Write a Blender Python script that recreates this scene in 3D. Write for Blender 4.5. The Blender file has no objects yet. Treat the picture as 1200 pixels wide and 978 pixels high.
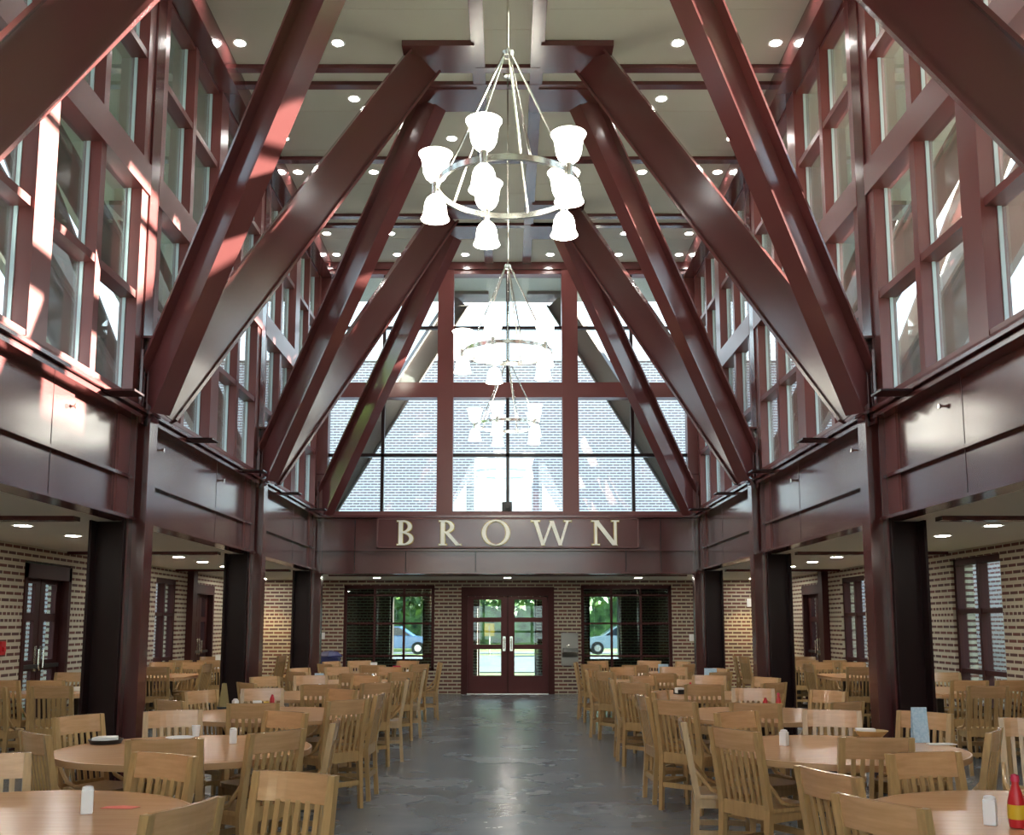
import bpy, bmesh, math, random
from mathutils import Vector, Matrix
random.seed(7)
PI = math.pi
C = bpy.context.scene.collection
SC = bpy.context.scene
EYE = 1.55

# ------------------------------------------------------------------ camera
cam_d = bpy.data.cameras.new('camera')
cam_d.sensor_width = 36.0; cam_d.lens = 36.0
cam_d.shift_x = 5/1200; cam_d.shift_y = 80/1200
cam_d.clip_end = 600
cam = bpy.data.objects.new('camera', cam_d); C.objects.link(cam)
cam.location = (0, 0, EYE)
cam.rotation_euler = (PI/2 + math.radians(7.65), 0, 0)
SC.camera = cam
# ------------------------------------------------------------------ world, sun, exposure
w = bpy.data.worlds.new('sky'); SC.world = w; w.use_nodes = True
nt = w.node_tree; nt.nodes.clear()
out = nt.nodes.new('ShaderNodeOutputWorld'); bg = nt.nodes.new('ShaderNodeBackground')
tc = nt.nodes.new('ShaderNodeTexCoord'); sp = nt.nodes.new('ShaderNodeSeparateXYZ'); rp = nt.nodes.new('ShaderNodeValToRGB')
nt.links.new(tc.outputs['Generated'], sp.inputs[0]); nt.links.new(sp.outputs['Z'], rp.inputs[0])
rp.color_ramp.elements[0].position = 0.0; rp.color_ramp.elements[0].color = (0.92, 0.97, 1.0, 1)
rp.color_ramp.elements[1].position = 0.7; rp.color_ramp.elements[1].color = (0.50, 0.68, 1.0, 1)
nt.links.new(rp.outputs[0], bg.inputs[0]); bg.inputs[1].default_value = 3.4
nt.links.new(bg.outputs[0], out.inputs[0])
sun_d = bpy.data.lights.new('sun', 'SUN'); sun_d.energy = 100.0; sun_d.angle = math.radians(0.6); sun_d.color = (1.0, 0.93, 0.82)
sun = bpy.data.objects.new('sun', sun_d); C.objects.link(sun)
sun.rotation_euler = Vector((-0.80, -0.36, -0.19)).to_track_quat('-Z', 'Y').to_euler()
SC.view_settings.view_transform = 'Standard'; SC.view_settings.look = 'None'
SC.view_settings.exposure = 0.6; SC.view_settings.gamma = 1.0; SC.view_settings.use_curve_mapping = False
SC.cycles.max_bounces = 8; SC.cycles.transparent_max_bounces = 16
SC.cycles.sample_clamp_indirect = 6.0

# ------------------------------------------------------------------ materials
def mat(name, col, rough=0.5, metal=0.0, spec=0.5, coat=0.0, emit=None, estr=0.0):
    m = bpy.data.materials.new(name); m.use_nodes = True
    b = m.node_tree.nodes['Principled BSDF']
    b.inputs['Base Color'].default_value = (*col, 1); b.inputs['Roughness'].default_value = rough
    b.inputs['Metallic'].default_value = metal; b.inputs['Specular IOR Level'].default_value = spec
    b.inputs['Coat Weight'].default_value = coat; b.inputs['Coat Roughness'].default_value = 0.12
    if emit:
        b.inputs['Emission Color'].default_value = (*emit, 1); b.inputs['Emission Strength'].default_value = estr
    return m
def noise_mix(m, c1, c2, scale=4.0, detail=4.0, stretch=(1, 1, 1), lo=0.35, hi=0.65, bump=0.0, rough=None, coord='Object'):
    nt = m.node_tree; b = nt.nodes['Principled BSDF']
    t = nt.nodes.new('ShaderNodeTexCoord'); mp = nt.nodes.new('ShaderNodeMapping'); mp.inputs['Scale'].default_value = stretch
    n = nt.nodes.new('ShaderNodeTexNoise'); n.inputs['Scale'].default_value = scale; n.inputs['Detail'].default_value = detail
    r = nt.nodes.new('ShaderNodeValToRGB')
    r.color_ramp.elements[0].position = lo; r.color_ramp.elements[0].color = (*c1, 1)
    r.color_ramp.elements[1].position = hi; r.color_ramp.elements[1].color = (*c2, 1)
    nt.links.new(t.outputs[coord], mp.inputs[0]); nt.links.new(mp.outputs[0], n.inputs['Vector'])
    nt.links.new(n.outputs[0], r.inputs[0]); nt.links.new(r.outputs[0], b.inputs['Base Color'])
    if bump:
        bp = nt.nodes.new('ShaderNodeBump'); bp.inputs['Strength'].default_value = bump; bp.inputs['Distance'].default_value = 0.01
        nt.links.new(n.outputs[0], bp.inputs['Height']); nt.links.new(bp.outputs[0], b.inputs['Normal'])
    if rough:
        mr = nt.nodes.new('ShaderNodeMapRange'); mr.inputs['To Min'].default_value = rough[0]; mr.inputs['To Max'].default_value = rough[1]
        nt.links.new(n.outputs[0], mr.inputs[0]); nt.links.new(mr.outputs[0], b.inputs['Roughness'])
    return m
def brick(name, axis, c1, c2, mortar, band=False, msize=0.025):
    m = bpy.data.materials.new(name); m.use_nodes = True
    nt = m.node_tree; b = nt.nodes['Principled BSDF']; b.inputs['Roughness'].default_value = 0.8
    g = nt.nodes.new('ShaderNodeNewGeometry'); s = nt.nodes.new('ShaderNodeSeparateXYZ'); nt.links.new(g.outputs['Position'], s.inputs[0])
    cb = nt.nodes.new('ShaderNodeCombineXYZ'); mu = nt.nodes.new('ShaderNodeMath'); mu.operation = 'MULTIPLY'; mu.inputs[1].default_value = 2.0; nt.links.new(s.outputs[axis], mu.inputs[0]); nt.links.new(mu.outputs[0], cb.inputs['X']); nt.links.new(s.outputs['Z'], cb.inputs['Y'])
    def bt(wd):
        t = nt.nodes.new('ShaderNodeTexBrick'); t.inputs['Scale'].default_value = 1.0
        t.inputs['Brick Width'].default_value = wd; t.inputs['Row Height'].default_value = 0.0813
        t.inputs['Mortar Size'].default_value = msize; t.inputs['Mortar Smooth'].default_value = 0.15; t.inputs['Bias'].default_value = 0.0
        t.inputs['Color1'].default_value = (*c1, 1); t.inputs['Color2'].default_value = (*c2, 1); t.inputs['Mortar'].default_value = (*mortar, 1)
        nt.links.new(cb.outputs[0], t.inputs['Vector']); return t
    t = bt(0.41); last = t.outputs['Color']; fac = t.outputs['Fac']
    if band:
        t2 = bt(0.205)
        a = nt.nodes.new('ShaderNodeMath'); a.operation = 'COMPARE'; nt.links.new(s.outputs['Z'], a.inputs[0]); a.inputs[1].default_value = 0.0813*20.5; a.inputs[2].default_value = 0.0813*1.5
        mx = nt.nodes.new('ShaderNodeMix'); mx.data_type = 'RGBA'
        nt.links.new(a.outputs[0], mx.inputs['Factor']); nt.links.new(last, mx.inputs['A']); nt.links.new(t2.outputs['Color'], mx.inputs['B']); last = mx.outputs['Result']
    nt.links.new(last, b.inputs['Base Color'])
    bp = nt.nodes.new('ShaderNodeBump'); bp.invert = True; bp.inputs['Strength'].default_value = 0.5; bp.inputs['Distance'].default_value = 0.006
    nt.links.new(fac, bp.inputs['Height']); nt.links.new(bp.outputs[0], b.inputs['Normal'])
    return m
def glass_mat(name, tint=(0.93, 0.97, 0.96), f=1.0):
    m = bpy.data.materials.new(name); m.use_nodes = True
    nt = m.node_tree; nt.nodes.clear()
    o = nt.nodes.new('ShaderNodeOutputMaterial'); mx = nt.nodes.new('ShaderNodeMixShader')
    tr = nt.nodes.new('ShaderNodeBsdfTransparent'); gl = nt.nodes.new('ShaderNodeBsdfGlossy'); fr = nt.nodes.new('ShaderNodeFresnel')
    tr.inputs[0].default_value = (*tint, 1); gl.inputs['Roughness'].default_value = 0.01; gl.inputs[0].default_value = (1, 1, 1, 1)
    ge = nt.nodes.new('ShaderNodeNewGeometry'); mr = nt.nodes.new('ShaderNodeMapRange')   # same reflectance from either side of the pane
    mr.inputs['To Min'].default_value = 1.5; mr.inputs['To Max'].default_value = 1/1.5
    nt.links.new(ge.outputs['Backfacing'], mr.inputs[0]); nt.links.new(mr.outputs[0], fr.inputs[0])
    ml = nt.nodes.new('ShaderNodeMath'); ml.operation = 'MULTIPLY'; ml.inputs[1].default_value = f; ml.use_clamp = True
    nt.links.new(fr.outputs[0], ml.inputs[0]); nt.links.new(ml.outputs[0], mx.inputs[0])
    nt.links.new(tr.outputs[0], mx.inputs[1]); nt.links.new(gl.outputs[0], mx.inputs[2]); nt.links.new(mx.outputs[0], o.inputs[0])
    return m
M = {}
M['steel'] = mat('maroon_steel', (0.098, 0.028, 0.028), 0.16, spec=0.85)
M['mullion'] = mat('maroon_window_frame', (0.135, 0.034, 0.032), 0.33, spec=0.55)
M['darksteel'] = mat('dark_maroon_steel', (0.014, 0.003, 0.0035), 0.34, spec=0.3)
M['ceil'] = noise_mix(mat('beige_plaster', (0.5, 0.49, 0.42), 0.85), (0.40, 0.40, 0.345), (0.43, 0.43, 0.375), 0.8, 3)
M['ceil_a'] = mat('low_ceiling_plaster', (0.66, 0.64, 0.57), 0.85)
M['seam'] = mat('plaster_joint', (0.42, 0.40, 0.34), 0.9)
M['soffit'] = mat('pale_soffit', (0.55, 0.56, 0.52), 0.85)
M['floor'] = noise_mix(mat('polished_concrete', (0.13, 0.14, 0.15), 0.3, spec=0.5), (0.100, 0.115, 0.130), (0.180, 0.195, 0.210), 1.3, 6, lo=0.28, hi=0.72, rough=(0.18, 0.34))
M['brick_x'] = brick('red_brick_back', 'X', (0.16, 0.055, 0.04), (0.085, 0.04, 0.04), (0.42, 0.38, 0.28), band=True, msize=0.020)
M['brick_y'] = brick('red_brick_side', 'Y', (0.16, 0.055, 0.04), (0.09, 0.045, 0.04), (0.55, 0.50, 0.38), band=True)
M['brick_out'] = brick('pale_gatehouse_brick', 'X', (0.27, 0.20, 0.21), (0.22, 0.18, 0.19), (0.74, 0.74, 0.74), msize=0.018)
M['brick_out_y'] = brick('garden_brick', 'Y', (0.36, 0.16, 0.14), (0.30, 0.14, 0.14), (0.88, 0.88, 0.88))
M['glass'] = glass_mat('window_glass', (0.85, 0.90, 0.88), 1.5)
M['glass_d'] = glass_mat('tinted_lower_glass', (0.62, 0.72, 0.70))
M['oak'] = noise_mix(mat('honey_oak', (0.50, 0.27, 0.10), 0.30, spec=0.5, coat=0.3), (0.42, 0.25, 0.10), (0.55, 0.35, 0.155), 6, 5, stretch=(8, 8, 0.8), rough=(0.24, 0.36))
M['oak2'] = noise_mix(mat('golden_oak_slat', (0.46, 0.25, 0.09), 0.33, spec=0.5, coat=0.3), (0.40, 0.245, 0.10), (0.49, 0.31, 0.13), 6, 5, stretch=(8, 8, 0.8))
M['oakw'] = noise_mix(mat('pinkish_oak_crest', (0.55, 0.30, 0.15), 0.25, spec=0.5, coat=0.4), (0.50, 0.285, 0.13), (0.60, 0.35, 0.175), 5, 5, stretch=(0.8, 8, 8))
M['top'] = noise_mix(mat('table_laminate', (0.60, 0.33, 0.19), 0.24, spec=0.5), (0.57, 0.32, 0.165), (0.63, 0.365, 0.195), 3, 6, stretch=(1, 12, 1))
M['edge'] = mat('table_edge_band', (0.50, 0.30, 0.15), 0.35)
M['dark'] = mat('dark_brown_pedestal', (0.06, 0.035, 0.02), 0.5)
M['black'] = mat('black_plastic', (0.01, 0.01, 0.011), 0.4)
M['chrome'] = mat('brushed_nickel', (0.75, 0.74, 0.68), 0.22, metal=1.0)
M['stainless'] = mat('stainless_steel', (0.24, 0.23, 0.21), 0.35, metal=1.0)
M['shade'] = mat('frosted_glass_shade', (0.95, 0.93, 0.85), 0.4, emit=(1.0, 0.96, 0.84), estr=9.0)
M['bulb'] = mat('downlight_lens', (1, 1, 1), 0.4, emit=(1.0, 0.96, 0.90), estr=120.0)
M['bulb_a'] = mat('aisle_downlight_lens', (1, 1, 1), 0.4, emit=(1.0, 0.95, 0.86), estr=130.0)
M['white'] = mat('white_plastic', (0.80, 0.80, 0.80), 0.4)
M['paper'] = mat('white_paper', (0.82, 0.80, 0.76), 0.7)
M['bluecard'] = noise_mix(mat('pale_blue_card', (0.42, 0.60, 0.72), 0.5), (0.36, 0.55, 0.70), (0.52, 0.68, 0.80), 60, 2)
M['red'] = mat('red_plastic', (0.50, 0.015, 0.02), 0.3)
M['pink'] = mat('crimson_cup', (0.55, 0.03, 0.08), 0.4)
M['yellow'] = mat('yellow_label', (0.60, 0.38, 0.015), 0.5)
M['blue'] = mat('navy_blue_plastic', (0.015, 0.02, 0.12), 0.45)
M['gold'] = mat('gold_letter_edge', (0.45, 0.33, 0.05), 0.35, metal=0.6)
M['cream'] = mat('cream_letter_face', (0.98, 0.97, 0.88), 0.3)
M['stone'] = noise_mix(mat('white_stone', (0.85, 0.85, 0.82), 0.7), (0.80, 0.82, 0.80), (0.95, 0.95, 0.93), 5, 5)
M['roof'] = mat('pale_metal_roof', (0.72, 0.75, 0.80), 0.5)
M['road'] = noise_mix(mat('pale_asphalt', (0.35, 0.36, 0.40), 0.8), (0.060, 0.068, 0.085), (0.090, 0.098, 0.12), 0.6, 4)
M['grass'] = noise_mix(mat('grass', (0.12, 0.22, 0.03), 0.9), (0.04, 0.08, 0.010), (0.16, 0.20, 0.025), 0.35, 6)
M['leaf'] = noise_mix(mat('leaves', (0.06, 0.16, 0.03), 0.6), (0.015, 0.05, 0.012), (0.13, 0.23, 0.05), 0.9, 6)
M['bark'] = noise_mix(mat('bark', (0.12, 0.09, 0.06), 0.9), (0.08, 0.06, 0.04), (0.2, 0.16, 0.12), 8, 5)
M['carblue'] = mat('light_blue_car_paint', (0.10, 0.20, 0.38), 0.2, coat=0.8)
M['carwhite'] = mat('silver_white_car_paint', (0.32, 0.40, 0.45), 0.2, coat=0.8)
M['rubber'] = mat('tyre_rubber', (0.015, 0.015, 0.015), 0.7)
M['carglass'] = mat('car_glass', (0.02, 0.03, 0.04), 0.05)

# ------------------------------------------------------------------ mesh helpers
class MB:
    def __init__(s): s.bm = bmesh.new()
    def box(s, x0, x1, y0, y1, z0, z1):
        v = [s.bm.verts.new((x, y, z)) for x in (x0, x1) for y in (y0, y1) for z in (z0, z1)]
        for f in ((0, 1, 3, 2), (4, 6, 7, 5), (0, 4, 5, 1), (2, 3, 7, 6), (0, 2, 6, 4), (1, 5, 7, 3)):
            s.bm.faces.new([v[i] for i in f])
        return s
    def loft(s, a, b, caps=True):
        va = [s.bm.verts.new(p) for p in a]; vb = [s.bm.verts.new(p) for p in b]; n = len(a)
        for i in range(n): s.bm.faces.new((va[i], va[(i+1) % n], vb[(i+1) % n], vb[i]))
        if caps: s.bm.faces.new(va[::-1]); s.bm.faces.new(vb)
        return s
    def prism(s, pts, axis, a, b):
        """pts 2-D outline; axis 0:(.,y,z) 1:(x,.,z) 2:(x,y,.)"""
        def P(p, t): return ((t, p[0], p[1]), (p[0], t, p[1]), (p[0], p[1], t))[axis]
        return s.loft([P(p, a) for p in pts], [P(p, b) for p in pts])
    def tube(s, pts, r, n=8, caps=True):
        pts = [Vector(p) for p in pts]; rings = []
        up = Vector((0, 0, 1))
        for i, p in enumerate(pts):
            d = (pts[min(i+1, len(pts)-1)] - pts[max(i-1, 0)]).normalized()
            u = d.cross(up if abs(d.z) < 0.95 else Vector((1, 0, 0))).normalized(); v = d.cross(u)
            rr = r[i] if isinstance(r, (list, tuple)) else r
            rings.append([s.bm.verts.new(p + (u*math.cos(2*PI*k/n) + v*math.sin(2*PI*k/n))*rr) for k in range(n)])
        for a, b in zip(rings, rings[1:]):
            for k in range(n): s.bm.faces.new((a[k], a[(k+1) % n], b[(k+1) % n], b[k]))
        if caps: s.bm.faces.new(rings[0][::-1]); s.bm.faces.new(rings[-1])
        return s
    def lathe(s, prof, c=(0, 0, 0), n=24, closed=False):
        rings = []
        for r, z in prof:
            if r < 1e-5: rings.append([s.bm.verts.new((c[0], c[1], c[2]+z))])
            else: rings.append([s.bm.verts.new((c[0]+r*math.cos(2*PI*k/n), c[1]+r*math.sin(2*PI*k/n), c[2]+z)) for k in range(n)])
        prs = list(zip(rings, rings[1:])) + ([(rings[-1], rings[0])] if closed else [])
        for a, b in prs:
            for k in range(n):
                k2 = (k+1) % n
                if len(a) == 1 and len(b) == 1: continue
                if len(a) == 1: s.bm.faces.new((a[0], b[k], b[k2]))
                elif len(b) == 1: s.bm.faces.new((a[k], a[k2], b[0]))
                else: s.bm.faces.new((a[k], a[k2], b[k2], b[k]))
        return s
    def hsec(s, p0, p1, depth_dir, depth, width, tf=0.03, tw=0.022):
        """wide-flange member from p0 to p1; flanges are perpendicular to depth_dir"""
        p0 = Vector(p0); p1 = Vector(p1); d = (p1-p0).normalized()
        u = Vector(depth_dir); u = (u - d*u.dot(d)).normalized(); v = d.cross(u)
        h, b = depth/2, width/2
        o = [(-b, -h), (b, -h), (b, -h+tf), (tw/2, -h+tf), (tw/2, h-tf), (b, h-tf), (b, h), (-b, h), (-b, h-tf), (-tw/2, h-tf), (-tw/2, -h+tf), (-b, -h+tf)]
        return s.loft([p0 + v*a + u*c for a, c in o], [p1 + v*a + u*c for a, c in o])
    def build(s, name, m, parent=None, smooth=False, bevel=0.0, loc=None):
        bmesh.ops.recalc_face_normals(s.bm, faces=s.bm.faces)
        if bevel: bmesh.ops.bevel(s.bm, geom=[e for e in s.bm.edges if e.is_manifold and e.calc_face_angle(0) > 0.6], offset=bevel, segments=2, affect='EDGES', profile=0.7)
        me = bpy.data.meshes.new(name); s.bm.to_mesh(me); s.bm.free()
        if smooth:
            for p in me.polygons: p.use_smooth = True
            try: me.set_sharp_from_angle(angle=math.radians(40))
            except Exception: pass
        for mm in (m if isinstance(m, (list, tuple)) else [m]): me.materials.append(mm)
        o = bpy.data.objects.new(name, me); C.objects.link(o)
        if parent: o.parent = parent
        if loc: o.location = loc
        return o
def tag(o, label=None, cat=None, group=None, kind=None):
    if label: o['label'] = label
    if cat: o['category'] = cat
    if group: o['group'] = group
    if kind: o['kind'] = kind
    return o
def thing(name, label, cat, loc=(0, 0, 0), rz=0.0, group=None, kind=None):
    o = bpy.data.objects.new(name, None); C.objects.link(o); o.location = loc; o.rotation_euler = (0, 0, rz)
    o.empty_display_size = 0.1
    return tag(o, label, cat, group, kind)
def copy_tree(o, parent=None):
    c = o.copy(); C.objects.link(c); c.parent = parent
    for ch in list(o.children): copy_tree(ch, c)
    return c
def S(o): o['kind'] = 'structure'; return o
ORD = ['nearest', 'second', 'third', 'fourth', 'fifth', 'sixth', 'seventh']

# ------------------------------------------------------------------ dimensions
YN = [0.56, 5.19, 9.82, 14.49, 19.08]            # column lines
YB = -4.1; XW = 6.0; YBACK = 23.1; YG = 19.08
ZC = 8.42; ZA = 2.52; SILL = 3.55
# ------------------------------------------------------------------ floor, ceilings, walls
S(MB().box(-6.4, 6.4, YB-0.3, 29.6, -0.2, 0).build('floor', M['floor']))
S(MB().box(-60, 60, -40, 160, -0.5, -0.05).build('ground', M['grass']))
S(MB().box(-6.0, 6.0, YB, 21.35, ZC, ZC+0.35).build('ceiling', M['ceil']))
for sx, nm in ((-1, 'left'), (1, 'right')):
    a, b = sorted((sx*3.775, sx*(XW+0.4)))
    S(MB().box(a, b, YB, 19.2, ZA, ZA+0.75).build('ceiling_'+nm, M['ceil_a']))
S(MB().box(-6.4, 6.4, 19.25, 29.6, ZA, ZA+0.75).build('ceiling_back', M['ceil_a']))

def wall_open(name, m, plane, t0, t1, u0, u1, z0, z1, holes):
    """plane 'x' wall lies across X (u=x, thickness in y) ; 'y' wall runs along Y"""
    b = MB(); us = sorted(holes)
    def bx(a, c, za, zb):
        if c-a < 1e-4 or zb-za < 1e-4: return
        if plane == 'x': b.box(a, c, t0, t1, za, zb)
        else: b.box(t0, t1, a, c, za, zb)
    cur = u0
    for (ha, hb, hz0, hz1) in us:
        bx(cur, ha, z0, z1); bx(ha, hb, z0, hz0); bx(ha, hb, hz1, z1); cur = hb
    bx(cur, u1, z0, z1)
    return S(b.build(name, m))
D_SIDE = [(12.75, 14.10, 0.0, 2.30)]
WL = [(12.75, 14.1, 0.0, 2.33), (17.55, 18.7, 0.45, 2.33), (19.75, 21.0, 0.0, 2.3)]
WR = [(12.5, 13.9, 0.45, 2.40), (17.3, 18.55, 0.45, 2.36), (19.6, 20.95, 0.0, 2.3)]
wall_open('wall_left', M['brick_y'], 'y', -XW-0.3, -XW, YB, 29.4, 0, ZA, WL)
wall_open('wall_right', M['brick_y'], 'y', XW, XW+0.3, YB, 29.4, 0, ZA, WR)
wall_open('wall_back', M['brick_x'], 'x', YBACK, YBACK+0.32, -XW, XW, 0, ZA, [(-3.68, -1.64, 0.5, 2.40), (-1.04, 1.04, 0.0, 2.36), (1.64, 3.68, 0.5, 2.40)])
fw = MB()
for sx in (-1, 1):
    a, b = sorted((sx*3.4, sx*(XW+0.3))); fw.box(a, b, YB-0.3, YB, 0, ZA+0.75)
    a, b = sorted((sx*3.4, sx*3.9)); fw.box(a, b, YB-0.3, YB, ZA+0.75, ZC)
fw.box(-3.4, 3.4, YB-0.3, YB, 2.4, 3.6).box(-3.4, 3.4, YB-0.3, YB, 8.2, ZC)
S(fw.build('wall_front', M['brick_x']))
wall_open('wall_gatehouse', M['brick_out'], 'x', 29.6, 29.95, -14, 14, 0, 9.25, [(-3.35, -2.38, 0.0, 2.36), (-0.86, 0.82, 0.0, 2.30), (2.30, 3.22, 0.0, 2.36)])
# inner faces of the dim lobby partition behind the back windows
S(MB().box(-6.3, -3.35, 29.35, 29.58, 0, ZA).box(-2.38, -0.86, 29.35, 29.58, 0, ZA).box(0.82, 2.30, 29.35, 29.58, 0, ZA).box(3.22, 6.3, 29.35, 29.58, 0, ZA)
  .box(-3.35, -2.38, 29.35, 29.58, 2.30, ZA).box(2.30, 3.22, 29.35, 29.58, 2.30, ZA).box(-0.86, 0.82, 29.35, 29.58, 2.24, ZA)
  .box(-3.35, -2.38, 29.35, 29.58, 0, 0.55).box(2.30, 3.22, 29.35, 29.58, 0, 0.55).build('wall_lobby', M['brick_x']))
for i, (a, c, z0, z1) in enumerate(((-3.35, -2.38, 0.55, 2.36), (-0.86, 0.82, 0.0, 2.30), (2.30, 3.22, 0.55, 2.36))):
    S(MB().box(a, a+0.05, 29.58, 29.98, z0, z1).box(c-0.05, c, 29.58, 29.98, z0, z1).box(a, c, 29.58, 29.98, z1-0.05, z1).build('trim_opening_%d' % (i+1), M['darksteel']))
# gatehouse roof slope and stone block and white wedges on its face
S(MB().prism([(29.5, 9.25), (34.5, 10.3), (34.5, 9.25)], 0, -14.5, 14.5).build('roof', M['roof']))
t = thing('stone_chimney', 'white stone block with two curved grooves on the brick wall seen through gable window', 'stonework', (-0.14, 29.6, 4.7))
b = MB().box(-0.83, 0.83, -0.35, -0.01, 0, 1.72); b.build('block', M['stone'], t, bevel=0.03)
b = MB()
for zz, sg in ((1.22, 1), (1.05, -1)):
    pts = [(-0.78+1.56*i/14, -0.36, zz + sg*0.05*math.cos((i-7)/7*PI/2)) for i in range(15)]
    b.tube(pts, 0.012, 6)
b.build('groove', mat('blue_shadow_joint', (0.25, 0.42, 0.5), 0.7), t)
for sx, nm in ((-1, 'left'), (1, 'right')):
    o = MB().prism([(0, 0), (sx*0.52, 0), (0, 0.85)] if sx > 0 else [(0, 0), (0, 0.85), (-0.52, 0)], 1, 29.35, 29.59).build('white_wedge', M['stone'], loc=(sx*1.1-0.1+(0.0), 0, 4.72))  # plain white triangle on each side of the block
    tag(o, 'white triangular wedge on the brick wall, %s of the white block' % nm, 'stonework')

for sx in (-1, 1):
    a, b = sorted((sx*6.0, sx*7.4))
    S(MB().box(a, b, YB, 21.35, ZC+0.0, ZC+0.35).build('ceiling_eaves_'+('left' if sx < 0 else 'right'), M['soffit']))
# ------------------------------------------------------------------ trims of ceilings
n = 0
def trim(name, x0, x1, y0, y1, z0, z1, m=None):
    return S(MB().box(x0, x1, y0, y1, z0, z1).build(name, m or M['steel']))
for sx, nm in ((-1, 'left'), (1, 'right')):
    a, b_ = sorted((sx*3.36, sx*3.74)); trim('trim_cornice_'+nm, a, b_, YB, 19.0, ZC-0.30, ZC)
    a, b_ = sorted((sx*0.28, sx*0.44)); trim('trim_ceiling_'+nm, a, b_, YB, 18.9, ZC-0.045, ZC)
k = 1
ZS = ZC - 0.05
for i, y in enumerate(YN[1:4]):
    trim('trim_%d' % k, -3.36, 3.36, y-0.07, y+0.07, ZS, ZC); k += 1
for y in YN[:4]:
    for dy in (-0.2, 0.2):
        ym = y + 2.33 + dy
        trim('trim_%d' % k, -3.36, 3.36, ym-0.06, ym+0.06, ZS, ZC); k += 1
for y in YN[1:]:
    for sx in (-1, 1):
        a, b_ = sorted((sx*3.95, sx*XW)); trim('trim_%d' % k, a, b_, y-0.55, y-0.40, ZA-0.04, ZA); k += 1
trim('trim_%d' % k, -3.6, 3.6, 20.6, 20.7, ZA-0.03, ZA); k += 1
trim('trim_gable', -3.36, 3.36, 18.90, 19.2, 8.28, ZC)
# faint plaster joints of the ceiling
b = MB()
for y in [x*1.16+0.3 for x in range(3, 17)]:
    b.box(-3.3, -0.46, y, y+0.012, ZC-0.003, ZC); b.box(0.46, 3.3, y, y+0.012, ZC-0.003, ZC); b.box(-0.27, 0.27, y+0.4, y+0.412, ZC-0.003, ZC)
b.box(-0.008, 0.008, 3, 18.9, ZC-0.003, ZC)
S(b.build('trim_joints', M['seam']))

# ------------------------------------------------------------------ clerestory windows
def side_window(idx, sx, y0, y1, where):
    root = thing('window_%d' % idx, where, 'window', (sx*3.65, (y0+y1)/2, SILL), 0, kind='structure')
    cy = (y0+y1)/2; L = (y1-y0)/2 - 0.12
    def P(x): return sx*x
    f = MB()
    def bx(xi, xo, ya, yb, za, zb):
        a, c = sorted((P(xi-3.65), P(xo-3.65))); f.box(a, c, ya, yb, za-SILL, zb-SILL)
    T = ZC-0.28
    bx(3.56, 3.74, -L, L, SILL+0.02, 3.70)          # bottom rail
    bx(3.553, 3.742, -0.16, 0.16, SILL+0.031, T-0.001)            # middle post
    bx(3.547, 3.75, -L, L, 5.76, 6.07)               # thick transom
    bx(3.59, 3.74, -L, L, T-0.06, T)
    for s in (-1, 1):
        ye = s*L; a, c = sorted((ye, ye - s*0.17)); bx(3.57, 3.74, a, c, SILL, T)
        ym = s*(0.16 + (L-0.17))/2; bx(3.575, 3.74, ym-0.055, ym+0.055, SILL, T)
    bx(3.582, 3.738, -L, L, 4.655, 4.725); bx(3.582, 3.738, -L, L, 7.12, 7.19)
    f.build('window_frame', M['mullion'], root)
    g = MB(); a, c = sorted((P(0.055), P(0.065))); g.box(a, c, -L+0.02, L-0.02, 0.10, T-SILL-0.02)
    g.build('window_pane', M['glass'], root)
    # bright aluminium glazing beads at the far edge of each light
    gb = MB()
    for s in (-1, 1):
        ym = s*(0.16 + (L-0.17))/2
        for yy in (s*0.16 + (0 if s < 0 else 0.0), ym+0.055, ym-0.055, s*(L-0.17)):
            a, c = sorted((P(0.025), P(0.055))); gb.box(a, c, yy-0.012, yy+0.012, 0.15, T-SILL-0.05)
    gb.build('glazing_bead', mat('pale_glazing_bead', (0.45, 0.55, 0.58), 0.3) if 'bead' not in M else M['bead'], root)
    # sloping sill
    s_ = MB(); a = [(P(3.46-3.65), 0.0), (P(3.46-3.65), 0.03), (P(3.57-3.65), 0.12), (P(3.76-3.65), 0.12), (P(3.76-3.65), 0.0)]
    s_.prism(a, 1, -L-0.0, L); s_.build('window_sill', M['steel'], root)
    return root
M['bead'] = mat('pale_glazing_bead', (0.45, 0.55, 0.58), 0.3)
wi = 1; side_n = {-1: 'left', 1: 'right'}
for i in range(4):
    for sx, nm in ((-1, 'left'), (1, 'right')):
        lab = 'maroon-framed grid of clerestory windows on the %s wall, %s' % (nm, ['behind the viewer', 'nearest bay in view', 'middle bay', 'farthest bay before the gable'][i])
        side_window(wi, sx, YN[i], YN[i+1], lab); wi += 1
for sx in (-1, 1):   # rear part of the nave, behind the viewer
    side_window(wi, sx, YB, YN[0], 'clerestory window behind the viewer on the %s' % side_n[sx]); wi += 1
# gable window
g = thing('window_%d' % wi, 'large gridded gable window above the lettered beam', 'window', (0, YG, 0), kind='structure'); wi += 1
f = MB(); y0, y1 = -0.12, 0.12
def gx(px): return (px-595)*19.3/1200
f.box(-3.6, -3.38, y0, y1, 3.5, 8.3).box(3.38, 3.6, y0, y1, 3.5, 8.3)
f.box(-3.4, 3.4, y0, y1, 3.50, 3.62).box(-3.4, 3.4, y0-0.02, y1, 5.78, 6.07).box(-3.4, 3.4, y0, y1, 8.2, 8.4)
for s in (-1, 1): f.box(s*1.18-0.15, s*1.18+0.15, y0-0.03, y1, 3.5, 8.3)
f.build('window_frame', M['mullion'], g)
f = MB(); y0, y1 = -0.05, 0.06
for x in (-2.36, 0.0, 2.36): f.box(x-0.03, x+0.03, y0, y1, 3.5, 8.3)
f.box(-3.4, 3.4, y0, y1, 4.66, 4.72).box(-3.4, 3.4, y0, y1, 7.14, 7.19)
f.build('glazing_bar', M['darksteel'], g)
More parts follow.
